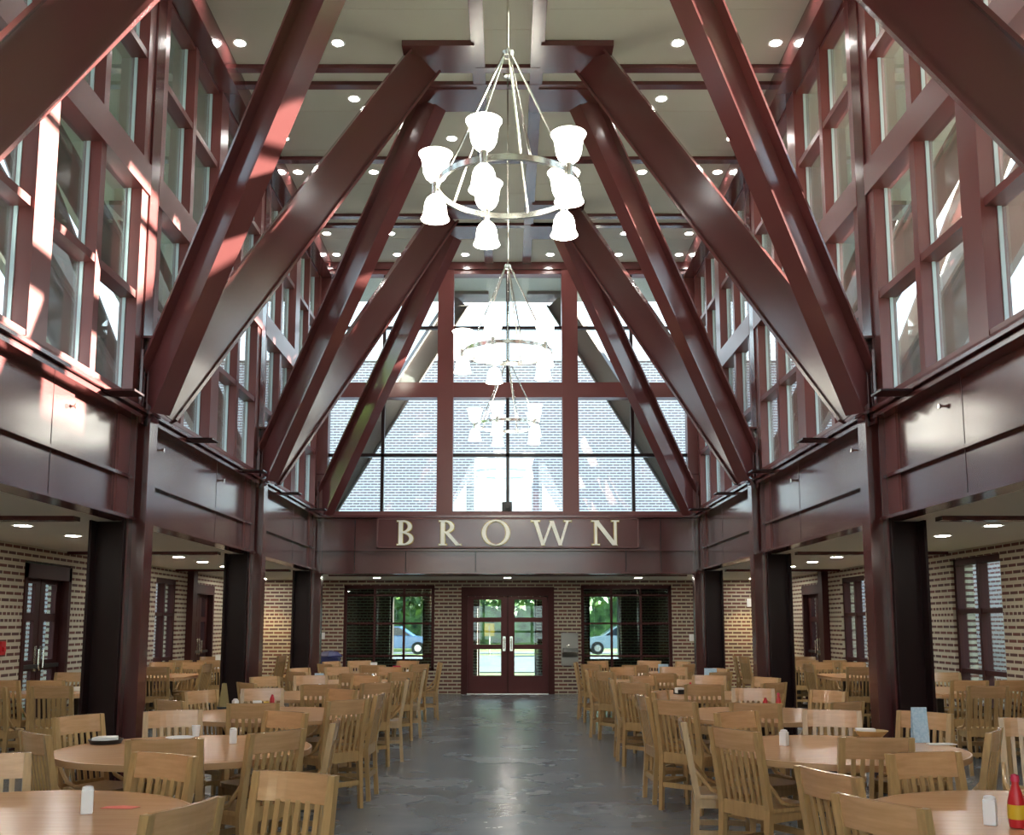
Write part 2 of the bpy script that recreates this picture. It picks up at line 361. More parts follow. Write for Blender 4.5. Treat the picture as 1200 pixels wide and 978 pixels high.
MB().box(-3.4, 3.4, 0.0, 0.01, 3.6, 8.25).build('window_pane', M['glass'], g)

g = thing('window_%d' % wi, 'gable and lobby glazing behind the viewer', 'window', (0, YB-0.15, 0), kind='structure'); wi += 1
f = MB()
for x in (-3.35, -1.18, 1.18, 3.35): f.box(x-0.12, x+0.12, -0.1, 0.1, 3.6, 8.2); f.box(x-0.06, x+0.06, -0.08, 0.08, 0, 2.4)
f.box(-3.4, 3.4, -0.09, 0.09, 5.78, 6.07).box(-3.4, 3.4, -0.04, 0.04, 4.66, 4.72).box(-3.4, 3.4, -0.04, 0.04, 7.14, 7.19).box(-3.4, 3.4, -0.06, 0.06, 1.1, 1.2)
f.build('window_frame', M['mullion'], g)
MB().box(-3.4, 3.4, 0.0, 0.01, 3.6, 8.2).box(-3.4, 3.4, 0.0, 0.01, 0.0, 2.4).build('window_pane', M['glass'], g)

# ------------------------------------------------------------------ gable beam and sign
t = thing('gable_beam', 'deep maroon steel beam across the far end carrying the lettered sign', 'beam', (0, YG, 2.46))
b = MB().box(-3.6, 3.6, -0.02, 0.02, 0.03, 1.06); b.build('web_plate', M['steel'], t)
MB().box(-3.6, 3.6, -0.14, 0.14, 0.0, 0.03).build('bottom_flange', M['steel'], t)
MB().box(-3.6, 3.6, -0.14, 0.14, 0.42, 0.45).build('middle_flange', M['steel'], t)
MB().box(-3.6, 3.6, -0.16, 0.14, 1.04, 1.08).build('top_flange', M['steel'], t)
b = MB()
for x in (-2.85, 2.85, -0.6, 2.2, -1.9): b.box(x-0.006, x+0.006, -0.03, 0, 0.03, 0.42 if abs(x) < 2.8 else 1.04)
b.build('panel_seam', M['darksteel'], t)
sg = thing('sign', 'maroon sign panel reading BROWN in cream letters', 'sign', (0.0, YG-0.15, 2.93))
sw = 2.43
b = MB().box(-sw, sw, 0.0, 0.06, 0, 0.56); b.build('panel', M['steel'], sg)
b = MB().box(-sw, sw, -0.02, 0.0, 0, 0.025).box(-sw, sw, -0.02, 0, 0.535, 0.56).box(-sw, -sw+0.025, -0.02, 0, 0, 0.56).box(sw-0.025, sw, -0.02, 0, 0, 0.56)
b.build('panel_rim', M['mullion'], sg)
def stroke(b, p, q, w0, w1=None):
    """flat bar from p to q of horizontal width"""
    w1 = w0 if w1 is None else w1
    return [(p[0]-w0/2, p[1]), (p[0]+w0/2, p[1]), (q[0]+w1/2, q[1]), (q[0]-w1/2, q[1])]
def arc(cx, cy, rx, ry, a0, a1, w_, n=18, thin=0.45):
    """crescent ring segment: thick at the side, thin at top and bottom"""
    o, i_ = [], []
    for k in range(n+1):
        a = math.radians(a0 + (a1-a0)*k/n); c, s = math.cos(a), math.sin(a)
        ww = w_*(thin + (1-thin)*abs(c))
        o.append((cx+rx*c, cy+ry*s)); i_.append((cx+(rx-ww)*c, cy+(ry-ww*0.7)*s))
    return o, i_
def letter(ch, cx, wd):
    polys = []; H = 0.46; T = 0.074; t_ = 0.036; sf = 0.022
    x0 = cx-wd/2; x1 = cx+wd/2
    def serif(x, z, hw): polys.append([(x-hw, z), (x+hw, z), (x+hw, z+sf), (x-hw, z+sf)])
    def ring(o, i_):
        for k in range(len(o)-1): polys.append([o[k], o[k+1], i_[k+1], i_[k]])
    if ch == 'B':
        xs = x0+0.07; polys.append(stroke(b, (xs, 0), (xs, H), T)); serif(xs, 0, 0.07); serif(xs, H-sf, 0.07)
        o, i_ = arc(xs+0.05, H*0.755, wd*0.52, H*0.245, -90, 90, T); ring(o, i_)
        o, i_ = arc(xs+0.05, H*0.265, wd*0.62, H*0.265, -90, 90, T); ring(o, i_)
        for z in (0, H*0.49, H-0.032): polys.append([(xs, z), (xs+0.06, z), (xs+0.06, z+0.032), (xs, z+0.032)])
    if ch == 'R':
        xs = x0+0.07; polys.append(stroke(b, (xs, 0), (xs, H), T)); serif(xs, 0, 0.07); serif(xs, H-sf, 0.07)
        o, i_ = arc(xs+0.04, H*0.745, wd*0.42, H*0.255, -90, 90, T); ring(o, i_)
        for z in (H*0.49, H-0.032): polys.append([(xs, z), (xs+0.05, z), (xs+0.05, z+0.032), (xs, z+0.032)])
        polys.append(stroke(b, (x1-0.05, 0.0), (xs+0.08, H*0.5), T*1.15)); polys.append([(x1-0.09, 0), (x1+0.02, 0), (x1+0.0, 0.022), (x1-0.06, 0.022)])
    if ch == 'O':
        o, i_ = arc(cx, H/2, wd/2, H/2+0.01, 0, 360, T, n=36, thin=0.4); ring(o, i_)
    if ch == 'W':
        a1_, a2, a3, a4, a5 = x0+0.07, x0+wd*0.29, cx+0.01, x0+wd*0.73, x1-0.06
        polys.append(stroke(b, (a2, 0), (a1_, H), T*0.9, T)); polys.append(stroke(b, (a2, 0), (a3, H*0.98), t_*1.3))
        polys.append(stroke(b, (a4, 0), (a3, H*0.98), T*0.9, T)); polys.append(stroke(b, (a4, 0), (a5, H), t_*1.3))
        serif(a1_, H-sf, 0.08); serif(a5, H-sf, 0.07)
    if ch == 'N':
        a, c = x0+0.07, x1-0.06
        polys.append(stroke(b, (a, 0), (a, H), t_*1.3)); polys.append(stroke(b, (c, 0), (c, H), t_*1.3))
        polys.append(stroke(b, (c-0.01, 0), (a-0.0, H), T*1.3)); serif(a, 0, 0.07); serif(a-0.01, H-sf, 0.07); serif(c, H-sf, 0.07)
    fb = MB()
    for k, p in enumerate(polys): fb.prism([(q[0], q[1]+0.05) for q in p], 1, -0.055-0.0005*k, -0.02)
    L_ = fb.build('letter', M['cream'], sg); L_['label'] = 'cream letter ' + ch
    eb = MB()
    for p in polys:
        mx_ = sum(q[0] for q in p)/4; mz = sum(q[1] for q in p)/4
        eb.prism([(q[0]+(0.010 if q[0] > mx_ else -0.010), q[1]+0.05+(0.008 if q[1] > mz else -0.008)) for q in p], 1, -0.03, 0.0)
    eb.build('letter_edge', M['gold'], L_)
for ch, xa, xb in (('B', 100, 173), ('R', 290, 388), ('O', 483, 610), ('W', 708, 885), ('N', 980, 1100)):
    c = (440+(xa+xb)/2/3.871-595)*19.05/1200; letter(ch, c, (xb-xa)/3.871*19.05/1200)
tag(MB().box(-0.11, 0.08, -0.1, 0.1, 0, 0.17).box(-0.05, 0.05, -0.14, -0.1, 0.03, 0.12).build('speaker', M['black'], loc=(0.0, YG-0.05, 3.625), bevel=0.01), 'small black speaker box on the sill above the sign', 'speaker')

# ------------------------------------------------------------------ steel frame
side = {-1: 'left', 1: 'right'}
far_w = ['behind the viewer', 'nearest', 'second', 'third', 'farthest']
CN = {1: 'outside the frame', 2: 'nearest', 3: 'middle', 4: 'farthest'}
for k, y in enumerate(YN):
    for sx in (-1, 1):
        nm = side[sx]; who = {0: 'behind the viewer', 1: 'just outside the picture edge', 2: 'nearest pair in view', 3: 'middle pair', 4: 'farthest pair by the gable'}[k]
        t = thing('nave_column', 'maroon steel H column on the %s of the hall, %s' % (nm, who), 'column', (sx*3.54, y, 0))
        b = MB().hsec((0, 0, 0), (0, 0, SILL+0.0), (1, 0, 0), 0.18, 0.22, 0.02, 0.02); b.build('shaft', M['steel'], t)
        b = MB().hsec((sx*0.02, 0, SILL+0.03), (sx*0.02, 0, SILL+0.75), (1, 0, 0), 0.16, 0.20, 0.02, 0.02); b.build('upper_stub', M['steel'], t)
        MB().box(-0.11, 0.11, -0.14, 0.14, SILL+0.75, SILL+0.775).build('cap_plate', M['steel'], t)
        MB().box(-0.11, 0.11, -0.13, 0.13, SILL, SILL+0.03).build('splice_plate', M['steel'], t)
        MB().box(-0.14, 0.10, -0.16, 0.16, 0, 0.025).build('base_plate', M['darksteel'], t) if sx > 0 else MB().box(-0.10, 0.14, -0.16, 0.16, 0, 0.025).build('base_plate', M['darksteel'], t)
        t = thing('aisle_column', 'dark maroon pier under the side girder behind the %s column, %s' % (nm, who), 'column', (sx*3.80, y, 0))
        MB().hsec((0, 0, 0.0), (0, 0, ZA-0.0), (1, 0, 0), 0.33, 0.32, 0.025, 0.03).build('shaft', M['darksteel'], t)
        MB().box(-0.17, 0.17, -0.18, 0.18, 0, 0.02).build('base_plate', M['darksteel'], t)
        # wall post between windows above the sill
        t = tag(MB().hsec((sx*3.64, y, SILL+0.01), (sx*3.64, y, ZC-0.3), (1, 0, 0), 0.18, 0.235, 0.02, 0.04).build('wall_post', M['steel']), 'maroon post between clerestory windows above the %s column, %s' % (nm, who), 'post')
# side girders
for k in range(-1, 4):
    ya = YB if k < 0 else YN[k]; yb = YN[k+1]
    for sx in (-1, 1):
        t = thing('plate_girder', 'deep maroon plate girder under the %s clerestory, %s' % (side[sx], ['behind the viewer', 'bay at the picture edge behind viewer', 'nearest bay in view', 'middle bay', 'farthest bay'][k+1]), 'beam', (sx*3.66, (ya+yb)/2, ZA))
        L = (yb-ya)/2 - 0.11
        def bb(x0, x1, y0_, y1_, z0, z1):
            b = MB(); a, c = sorted((sx*x0, sx*x1)); return b.box(a, c, y0_, y1_, z0, z1)
        bb(-0.01, 0.02, -L, L, 0.03, 0.98).build('web_plate', M['steel'], t)
        bb(-0.12, 0.10, -L, L, 0.0, 0.03).build('bottom_flange', M['steel'], t)
        bb(-0.07, 0.0, -L, L, 0.40, 0.43).build('middle_flange', M['steel'], t)
        bb(-0.16, 0.10, -L, L, 0.975, 1.02).build('top_flange', M['steel'], t)
        for s in (-1, 1):
            bb(-0.09, 0.0, min(s*L, s*(L-0.02)), max(s*L, s*(L-0.02)), 0.03, 0.975).build('stiffener', M['steel'], t)
            bb(-0.035, 0.0, min(s*(L-0.02), s*(L-0.30)), max(s*(L-0.02), s*(L-0.30)), 0.03, 0.975).build('end_plate', M['mullion'], t)
        bb(-0.013, 0.0, 0.55, 0.556, 0.03, 0.98).build('panel_seam', M['darksteel'], t)
# small plates and sprinkler heads along the sill
pl = []
for k in (2, 3, 4):
    for dy in (-1.05, 1.3):
        if k == 4 and dy > 0: continue
        for sx in (-1, 1):
            a, c = sorted((sx*3.22, sx*3.50))
            o = MB().prism([(a, -0.12), (c, -0.12), (c, 0.12), (a, 0.12)] if sx > 0 else [(a, -0.12), (c, -0.12), (c, 0.12), (a, 0.12)], 2, SILL-0.01, SILL+0.008).build('bracket_plate', M['darksteel'], loc=(0, YN[k]+dy, 0))
            tag(o, 'flat dark plate jutting from the %s window sill, %s the %s column' % (side[sx], 'before' if dy < 0 else 'beyond', {2: 'nearest', 3: 'middle', 4: 'farthest'}[k]), 'bracket')
for i, y in enumerate((8.4, 10.6, 12.9, 15.2)):
    for sx in (-1, 1):
        b = MB().tube([(sx*3.655, 0, 0), (sx*3.61, 0, 0)], 0.010, 8); b.tube([(sx*3.618, 0, 0), (sx*3.602, 0, 0)], 0.022, 10)
        tag(b.build('sprinkler_head', M['chrome'], loc=(0, y, EYE+1.80)), 'small silver sprinkler head on the %s girder, %s from the viewer' % (side[sx], ORD[i]), 'sprinkler')

# ------------------------------------------------------------------ raking braces
def brace(sx, k, far, outer=False):
    y = YN[k]; dirn = 1 if far else -1
    yt = y + dirn*1.83
    p0 = Vector((sx*3.47, y + dirn*0.10, EYE+2.10)); p1 = Vector((sx*1.02, yt, ZC-0.10))
    if outer:
        p0.x = sx*3.86; p1.x = sx*6.3
    who = {0: 'rearmost', 1: 'outside-the-edge', 2: 'nearest', 3: 'middle', 4: 'farthest'}[k]
    out_ = (far and k == 4) or outer
    lab = 'raking maroon brace from the %s %s column, leaning %s' % (who, side[sx], 'outdoors beyond the gable glass' if out_ else ('away from the viewer' if far else 'towards the viewer'))
    if outer: lab = 'grey-brown brace outside the %s clerestory glass at the %s column, leaning %s' % (side[sx], who, 'away from the viewer' if far else 'towards the viewer')
    t = thing('raking_brace', lab, 'brace', p0)
    d = (p1-p0).normalized(); dh = Vector((d.x, d.y, 0)).normalized(); nh = Vector((0, 0, 1)).cross(dh)
    nb = d.cross(nh)                                    # depth direction, in the vertical plane of the brace
    # lower end cut vertical
    q1 = p1-p0
    off = nb*0.0
    MB().hsec((0, 0, 0), q1, nb, 0.44, 0.21, 0.028, 0.022).build('beam', M['steel'] if not out_ else M['outsteel'], t)
    # foot plate and gusset on the column
    b = MB().prism([(-0.10, -0.30), (0.10, -0.30), (0.10, 0.42), (-0.10, 0.42)], 0, -0.012, 0.012)
    if not outer: b.build('foot_plate', M['steel'], t, loc=(sx*0.055, -dirn*0.0, 0.1))
    c = MB(); a_, b_ = sorted((-sx*0.62, sx*0.24)); c.box(a_, b_, -0.29, 0.29, -0.07, 0.0)
    c.build('ceiling_plate', M['steel'] if not out_ else M['outsteel'], t, loc=(q1.x, q1.y-0.0, ZC-p0.z-0.001))
    return t
M['outsteel'] = mat('grey_outdoor_brace', (0.20, 0.17, 0.16), 0.45)  # paler grey-brown colour for the braces beyond the glass
for k in range(0, 5):
    for sx in (-1, 1):
        for far in (False, True):
            if k == 0 and not far: continue
            brace(sx, k, far)
            if k < 4: brace(sx, k, far, True)

# ------------------------------------------------------------------ chandeliers
def make_chandelier():
    t = thing('chandelier', '', 'chandelier')
    R_ = 0.53; AP = 1.09
    b = MB().lathe([(R_-0.012, -0.022), (R_+0.012, -0.022), (R_+0.012, 0.022), (R_-0.012, 0.022)], n=64, closed=True)
    b.build('ring', M['chrome'], t, smooth=True)
    for i in range(5):
        a = math.radians(72*i)
        MB().tube([(R_*math.cos(a), R_*math.sin(a), 0.0), (0.03*math.cos(a), 0.03*math.sin(a), AP)], 0.009, 8).build('rod', M['chrome'], t, smooth=True)
    for i in range(5):
        a = math.radians(36+72*i); x, y = R_*math.cos(a)*1.03, R_*math.sin(a)*1.03
        MB().lathe([(0, -0.06), (0.028, -0.05), (0.03, 0.0), (0.028, 0.05), (0, 0.06)], (x, y, 0), 12).build('socket', M['chrome'], t, smooth=True)
        up = [(0.012, 0.05), (0.045, 0.058), (0.074, 0.085), (0.092, 0.125), (0.100, 0.185), (0.108, 0.235), (0.130, 0.272), (0.125, 0.276), (0.100, 0.235), (0.092, 0.185), (0.08, 0.12), (0.03, 0.075)]
        MB().lathe(up, (x, y, 0), 24).build('glass_shade', M['shade'], t, smooth=True)
        dn = [(0.012, -0.05), (0.040, -0.058), (0.064, -0.082), (0.080, -0.12), (0.087, -0.17), (0.092, -0.21), (0.108, -0.243), (0.103, -0.246), (0.085, -0.21), (0.079, -0.17), (0.07, -0.12), (0.03, -0.07)]
        MB().lathe(dn, (x, y, 0), 24).build('glass_shade', M['shade'], t, smooth=True)
    MB().lathe([(0, AP-0.03), (0.04, AP-0.025), (0.045, AP+0.01), (0.012, AP+0.04), (0, AP+0.05)], n=16).build('hub', M['chrome'], t, smooth=True)
    MB().tube([(0, 0, AP), (0, 0, ZC-(EYE+3.25)-0.02)], 0.008, 8).build('cable', M['chrome'], t)
    MB().lathe([(0, ZC-(EYE+3.25)-0.05), (0.05, ZC-(EYE+3.25)-0.045), (0.07, ZC-(EYE+3.25)), (0, ZC-(EYE+3.25))], n=20).build('canopy', M['chrome'], t, smooth=True)
    return t
ch0 = make_chandelier()
for i, (y, lab) in enumerate(((7.36, 'nearest ring chandelier with glowing bell shades up and down'), (12.1, 'middle ring chandelier hanging before the gable glass'), (16.7, 'farthest and lowest-looking ring chandelier near the gable window'))):
    o = ch0 if i == 0 else copy_tree(ch0)
    o.location = (0.0, y, EYE+3.25); o['label'] = lab; o['group'] = 'ring chandeliers'

# ------------------------------------------------------------------ downlights
def make_can(bulb, r=0.085):
    t = thing('downlight', '', 'ceiling light')
    MB().lathe([(r, -0.002), (r+0.025, -0.006), (r+0.028, 0.0), (r, 0.0)], n=24).build('trim_ring', M['white'], t, smooth=True)
    MB().lathe([(0, -0.004), (r, -0.004), (r, 0.0), (0, 0.0)], n=24).build('lens', bulb, t)
    return t
can_n = make_can(M['bulb'], 0.060); can_a = make_can(M['bulb_a'], 0.075); used = {}
def can(proto, x, y, z, lab, grp):
    o = proto if proto.name not in used else copy_tree(proto); used[proto.name] = 1
    o.location = (x, y, z); o['label'] = lab; o['group'] = grp; return o
ROWS = [(8.1, (3.2, 2.06)), (10.3, (3.2, 2.05)), (11.42, (3.2, 2.03)), (12.73, (2.03,)), (13.85, (3.2, 0.80)), (14.95, (3.22, 2.06)), (16.15, (2.06,)), (17.45, (3.22, 2.08)), (18.5, (3.22, 2.08, 0.80))]
rn = ['row out of view overhead', 'row just above the picture', 'first visible row', 'second row', 'third row', 'fourth row', 'fifth row', 'sixth row', 'last row by the gable']
for (y, xs), r_ in zip(ROWS, rn):
    for x in xs:
        for sx in (-1, 1):
            pos = {3: 'near the windows', 2: 'halfway', 0: 'beside the centre line'}[int(x)]
            can(can_n, sx*x, y, ZC-0.001, 'recessed ceiling light left of centre, %s, %s' % (r_, pos) if sx < 0 else 'recessed ceiling light right of centre, %s, %s' % (r_, pos), 'hall ceiling downlights')
for i, y in enumerate((5.6, 7.0, 10.2, 11.4, 15.1, 16.3, 17.6)):
    for sx in (-1, 1):
        can(can_a, sx*4.85, y, ZA-0.001, 'recessed light in the low %s aisle ceiling, %s from the viewer' % (side[sx], ORD[i]), 'aisle downlights')
for x, nm in ((-5.35, 'far left corner'), (-2.8, 'left of the doors'), (0, 'in front of the doors'), (2.8, 'right of the doors'), (5.35, 'far right corner')):
    for y, yy in ((20.9, 'front one'), (22.0, 'rear one')):
        if abs(x) > 5 and y > 21: y = 22.45
        o = can(can_a, x, y, ZA-0.001, 'recessed light in the low back ceiling, %s, %s' % (nm, yy), 'back ceiling downlights')
        if abs(x) > 5 and y > 21:      # the two warm spots that graze the back wall
            ld = bpy.data.lights.new('spot_lamp', 'SPOT'); ld.energy = 90; ld.color = (1.0, 0.78, 0.42); ld.spot_size = math.radians(100); ld.spot_blend = 0.6; ld.shadow_soft_size = 0.05
            lo = bpy.data.objects.new('spot_lamp', ld); C.objects.link(lo); lo.parent = o; lo.location = (0, 0, -0.02)

# ------------------------------------------------------------------ lower windows and doors
def back_window(idx, xc, lab):
    t = thing('window_%d' % idx, lab, 'window', (xc, YBACK+0.1, 0), kind='structure')
    f = MB(); H0, H1, W_ = 0.5, 2.40, 1.02
    f.box(-W_, -W_+0.07, -0.04, 0.06, H0, H1).box(W_-0.07, W_, -0.04, 0.06, H0, H1).box(-W_, W_, -0.04, 0.06, H0, H0+0.07).box(-W_, W_, -0.04, 0.06, H1-0.08, H1)
    for x in (-0.33, 0.33): f.box(x-0.025, x+0.025, -0.02, 0.04, H0, H1)
    for z in (2.18, 1.55, 0.83): f.box(-W_, W_, -0.02, 0.04, z-0.02, z+0.02)
    f.build('window_frame', M['steelwin'], t)
    MB().box(-W_+0.03, W_-0.03, 0.01, 0.018, H0+0.03, H1-0.03).build('window_pane', M['glass_d'], t)
M['steelwin'] = mat('dark_maroon_window', (0.050, 0.011, 0.010), 0.6, spec=0.25)
back_window(wi, -2.66, 'dark gridded window in the back brick wall left of the doors'); wi += 1
back_window(wi, 2.66, 'dark gridded window in the back brick wall right of the doors'); wi += 1
def leaf(t, x0, x1, rails, handle_side, mm, depth=0.05, gm='glass_d'):
    """door leaf as rails and stiles with glass lights; local coords, x along the wall"""
    l = MB(); s = 0.13
    H = 2.14
    l.box(x0, x0+s, -depth/2, depth/2, 0.01, H).box(x1-s, x1, -depth/2, depth/2, 0.01, H)
    for a, c in rails: l.box(x0+s, x1-s, -depth/2, depth/2, a, c)
    o = l.build('door_leaf', mm, t)
    MB().box(x0+s-0.01, x1-s+0.01, -0.004, 0.004, 0.2, H-0.05).build('glass_light', M[gm], o)
    hx = x1-0.06 if handle_side > 0 else x0+0.06
    MB().tube([(hx, -0.03, 0.98), (hx, -0.08, 0.98), (hx, -0.08, 1.22), (hx, -0.03, 1.22)], 0.013, 8).build('door_handle', M['chrome'], o, smooth=True)
    MB().box(hx-0.03, hx+0.03, -0.035, -0.025, 0.94, 1.26).build('push_plate', M['chrome'], o)
    return o
t = thing('door_1', 'maroon double entrance doors with three glass lights in each leaf', 'door', (0, YBACK+0.1, 0), kind='structure')
f = MB().box(-1.04, -0.90, -0.10, 0.08, 0, 2.36).box(0.90, 1.04, -0.10, 0.08, 0, 2.36).box(-0.9, 0.9, -0.10, 0.08, 2.16, 2.36).box(-0.02, 0.02, -0.04, 0.04, 0, 2.16)
f.build('door_frame', M['steelwin'], t)
rl = [(0.01, 0.40), (0.98, 1.08), (1.58, 1.68), (2.08, 2.14)]
M['doorwood'] = mat('maroon_door_paint', (0.085, 0.020, 0.020), 0.5, spec=0.3)
leaf(t, -0.90, -0.02, rl, 1, M['doorwood']); leaf(t, 0.02, 0.90, rl, -1, M['doorwood'])
MB().box(-0.9, 0.9, -0.16, 0.02, 0.0, 0.012).build('threshold', M['chrome'], t)
def side_door(idx, sx, y0, y1, lab):
    t = thing('door_%d' % idx, lab, 'door', (sx*(XW+0.12), (y0+y1)/2, 0), PI/2 if sx < 0 else -PI/2, kind='structure')
    W_ = (y1-y0)/2
    MB().box(-W_, -W_+0.08, -0.14, 0.1, 0, 2.3).box(W_-0.08, W_, -0.14, 0.1, 0, 2.3).box(-W_, W_, -0.14, 0.1, 2.12, 2.3).build('door_frame', M['steelwin'], t)
    rl2 = [(0.01, 0.25), (0.95, 1.08), (1.58, 1.68), (2.06, 2.12)]
    for a, c, h in ((-W_+0.08, -0.01, 1), (0.01, W_-0.08, -1)):
        o = leaf(t, a, c, rl2, h, M['steelwin'], gm='glass')
        MB().box(a+0.08, c-0.08, -0.09, -0.06, 0.98, 1.03).build('panic_bar', M['black'], o)
side_door(2, -1, 12.75, 14.1, 'glazed double side door in the left brick wall, nearest')
side_door(3, -1, 19.75, 21.0, 'glazed side door at the far end of the left wall')
side_door(4, 1, 19.6, 20.95, 'glazed side door at the far end of the right wall')
def side_window_low(idx, sx, y0, y1, z0, z1, lab):
    t = thing('window_%d' % idx, lab, 'window', (sx*(XW+0.1), (y0+y1)/2, 0), kind='structure')
    W_ = (y1-y0)/2; f = MB()
    f.box(-0.06, 0.06, -W_, -W_+0.07, z0, z1).box(-0.06, 0.06, W_-0.07, W_, z0, z1).box(-0.06, 0.06, -W_, W_, z0, z0+0.06).box(-0.06, 0.06, -W_, W_, z1-0.08, z1)
    f.box(-0.06, 0.06, -0.035, 0.035, z0, z1).box(-0.05, 0.05, -W_, W_, 1.68, 1.74).box(-0.05, 0.05, -W_, W_, 0.9, 0.96)
    f.build('window_frame', M['steelwin'], t)
    MB().box(-0.005, 0.005, -W_+0.02, W_-0.02, z0+0.02, z1-0.02).build('window_pane', M['glass'], t)
side_window_low(wi, -1, 17.55, 18.7, 0.45, 2.33, 'narrow maroon window between the two left side doors'); wi += 1
side_window_low(wi, 1, 12.5, 13.9, 0.45, 2.40, 'tall maroon window in the right brick wall, nearest'); wi += 1
side_window_low(wi, 1, 17.3, 18.55, 0.45, 2.36, 'tall maroon window in the right brick wall, farther one'); wi += 1
for sx in (-1, 1):
    a, c = sorted((sx*(XW-0.12), sx*XW))
    tag(MB().box(a, c, 19.25, 19.5, 0, ZA).build('wall_pilaster', M['steelwin']), 'narrow maroon post on the %s brick wall beside the far door' % side[sx], 'post')
# brick soldier lintels are part of the walls; drinking fountain right of the doors
t = thing('drinking_fountain', 'stainless steel drinking fountain on the brick pier right of the doors', 'drinking fountain', (1.38, YBACK, 0.62))
MB().box(-0.19, 0.19, -0.03, -0.002, 0, 0.72).build('back_panel', M['stainless'], t)
MB().prism([(-0.03, 0.18), (-0.30, 0.30), (-0.33, 0.40), (-0.03, 0.36)], 0, -0.17, 0.17).build('basin', M['chrome'], t, bevel=0.012)
MB().tube([(-0.06, -0.18, 0.39), (-0.06, -0.18, 0.45), (0.0, -0.20, 0.46)], 0.012, 8).build('spout', M['chrome'], t)
for x, z, lab in ((-4.13, 1.20, 'small white wall switch left of the dark back window'), (4.10, 1.16, 'small white wall switch right of the dark back window')):
    tag(MB().box(x-0.05, x+0.05, YBACK-0.02, YBACK-0.001, z, z+0.15).box(x-0.015, x+0.015, YBACK-0.03, YBACK-0.02, z+0.05, z+0.10).build('wall_switch', M['white'], bevel=0.004), lab, 'switch')
tag(MB().box(5.36, 5.52, YBACK-0.03, YBACK-0.001, 1.92, 2.10).box(5.42, 5.44, YBACK-0.035, YBACK-0.03, 1.97, 2.05).build('wall_thermostat', M['white'], bevel=0.006), 'pale square plate high on the back wall right corner', 'wall plate')
tag(MB().box(-XW, -XW+0.06, 12.15, 12.27, 1.18, 1.34).box(-XW+0.06, -XW+0.08, 12.18, 12.24, 1.22, 1.27).build('fire_alarm_pull', M['red'], bevel=0.006), 'small red fire alarm pull on the left brick wall', 'alarm')
t = thing('trash_bin', 'navy blue bin by the back wall at left', 'bin', (-3.75, 21.9, 0))
MB().prism([(-0.20, -0.18), (0.20, -0.18), (0.20, 0.18), (-0.20, 0.18)], 2, 0, 0.85).build('body', M['blue'], t, bevel=0.03)
MB().lathe([(0, 0.98), (0.16, 0.96), (0.26, 0.87), (0.26, 0.85), (0, 0.85)], n=4).build('lid', M['blue'], t)

# ------------------------------------------------------------------ tables
def make_round_table():
    t = thing('round_table', '', 'table'); R_ = 0.81
    MB().lathe([(0, 0.71), (R_-0.004, 0.71), (R_-0.004, 0.74), (0, 0.74)], n=72).build('tabletop', M['top'], t, smooth=True)
    MB().lathe([(R_-0.006, 0.700), (R_+0.004, 0.702), (R_+0.006, 0.72), (R_+0.004, 0.739), (R_-0.006, 0.7405)], n=72, closed=True).build('edge_band', M['edge'], t, smooth=True)
    MB().box(-0.26, 0.26, -0.26, 0.26, 0.66, 0.705).build('support_plate', M['dark'], t)
    MB().lathe([(0.05, 0.08), (0.07, 0.10), (0.055, 0.2), (0.05, 0.6), (0.08, 0.66), (0, 0.66)], n=20).build('pedestal', M['dark'], t, smooth=True)
    for i in range(4):
        a = math.radians(45+90*i); c, s = math.cos(a), math.sin(a)
        MB().tube([(0.03*c, 0.03*s, 0.13), (0.2*c, 0.2*s, 0.09), (0.37*c, 0.37*s, 0.03)], [0.04, 0.032, 0.028], 8).build('foot', M['dark'], t, smooth=True)
    return t
LT = [(-2.13, 4.37), (-2.11, 6.87), (-2.13, 9.44), (-2.13, 12.0), (-2.13, 14.5), (-2.13, 17.06)]
RT = [(2.31, 4.37), (2.15, 6.87), (2.28, 9.44), (2.2, 12.0), (2.15, 14.5), (2.12, 17.06)]
rt0 = make_round_table(); first = True
for lst, nm in ((LT, 'left'), (RT, 'right')):
    for i, (x, y) in enumerate(lst):
        o = rt0 if first else copy_tree(rt0); first = False
        o.location = (x, y, 0); o.rotation_euler.z = 0.3*i
        o['label'] = 'round light wood dining table left of the central walkway, %s from the viewer' % ORD[i] if nm == 'left' else 'round light wood dining table right of the central walkway, %s from the viewer' % ORD[i]
        o['group'] = 'round dining tables'
def make_aisle_table():
    t = thing('aisle_table', '', 'table')
    o = [(-0.45, -0.72), (0.45, -0.72), (0.45, 0.72), (-0.45, 0.72), (-0.52, 0.5), (-0.52, -0.5)]
    MB().prism(o, 2, 0.71, 0.74).build('tabletop', M['top'], t)
    MB().prism([(x*1.008, y*1.006) for x, y in o], 2, 0.69, 0.712).build('edge_band', M['edge'], t)
    for s in (-1, 1):
        MB().box(-0.04, 0.04, s*0.45-0.04, s*0.45+0.04, 0.05, 0.69).build('leg', M['dark'], t)
        MB().box(-0.34, 0.34, s*0.45-0.05, s*0.45+0.05, 0.0, 0.05).build('foot', M['dark'], t)
    return t
at0 = make_aisle_table(); first = True
AY = [12.75, 16.35, 19.15]
for sx in (-1, 1):
    for i, y in enumerate(AY):
        o = at0 if first else copy_tree(at0); first = False
        o.location = (sx*5.46, y, 0); o.rotation_euler.z = 0 if sx > 0 else PI
        o['label'] = 'light wood table against the %s brick wall in the aisle, %s from the viewer' % (side[sx], ORD[i]); o['group'] = 'aisle tables'

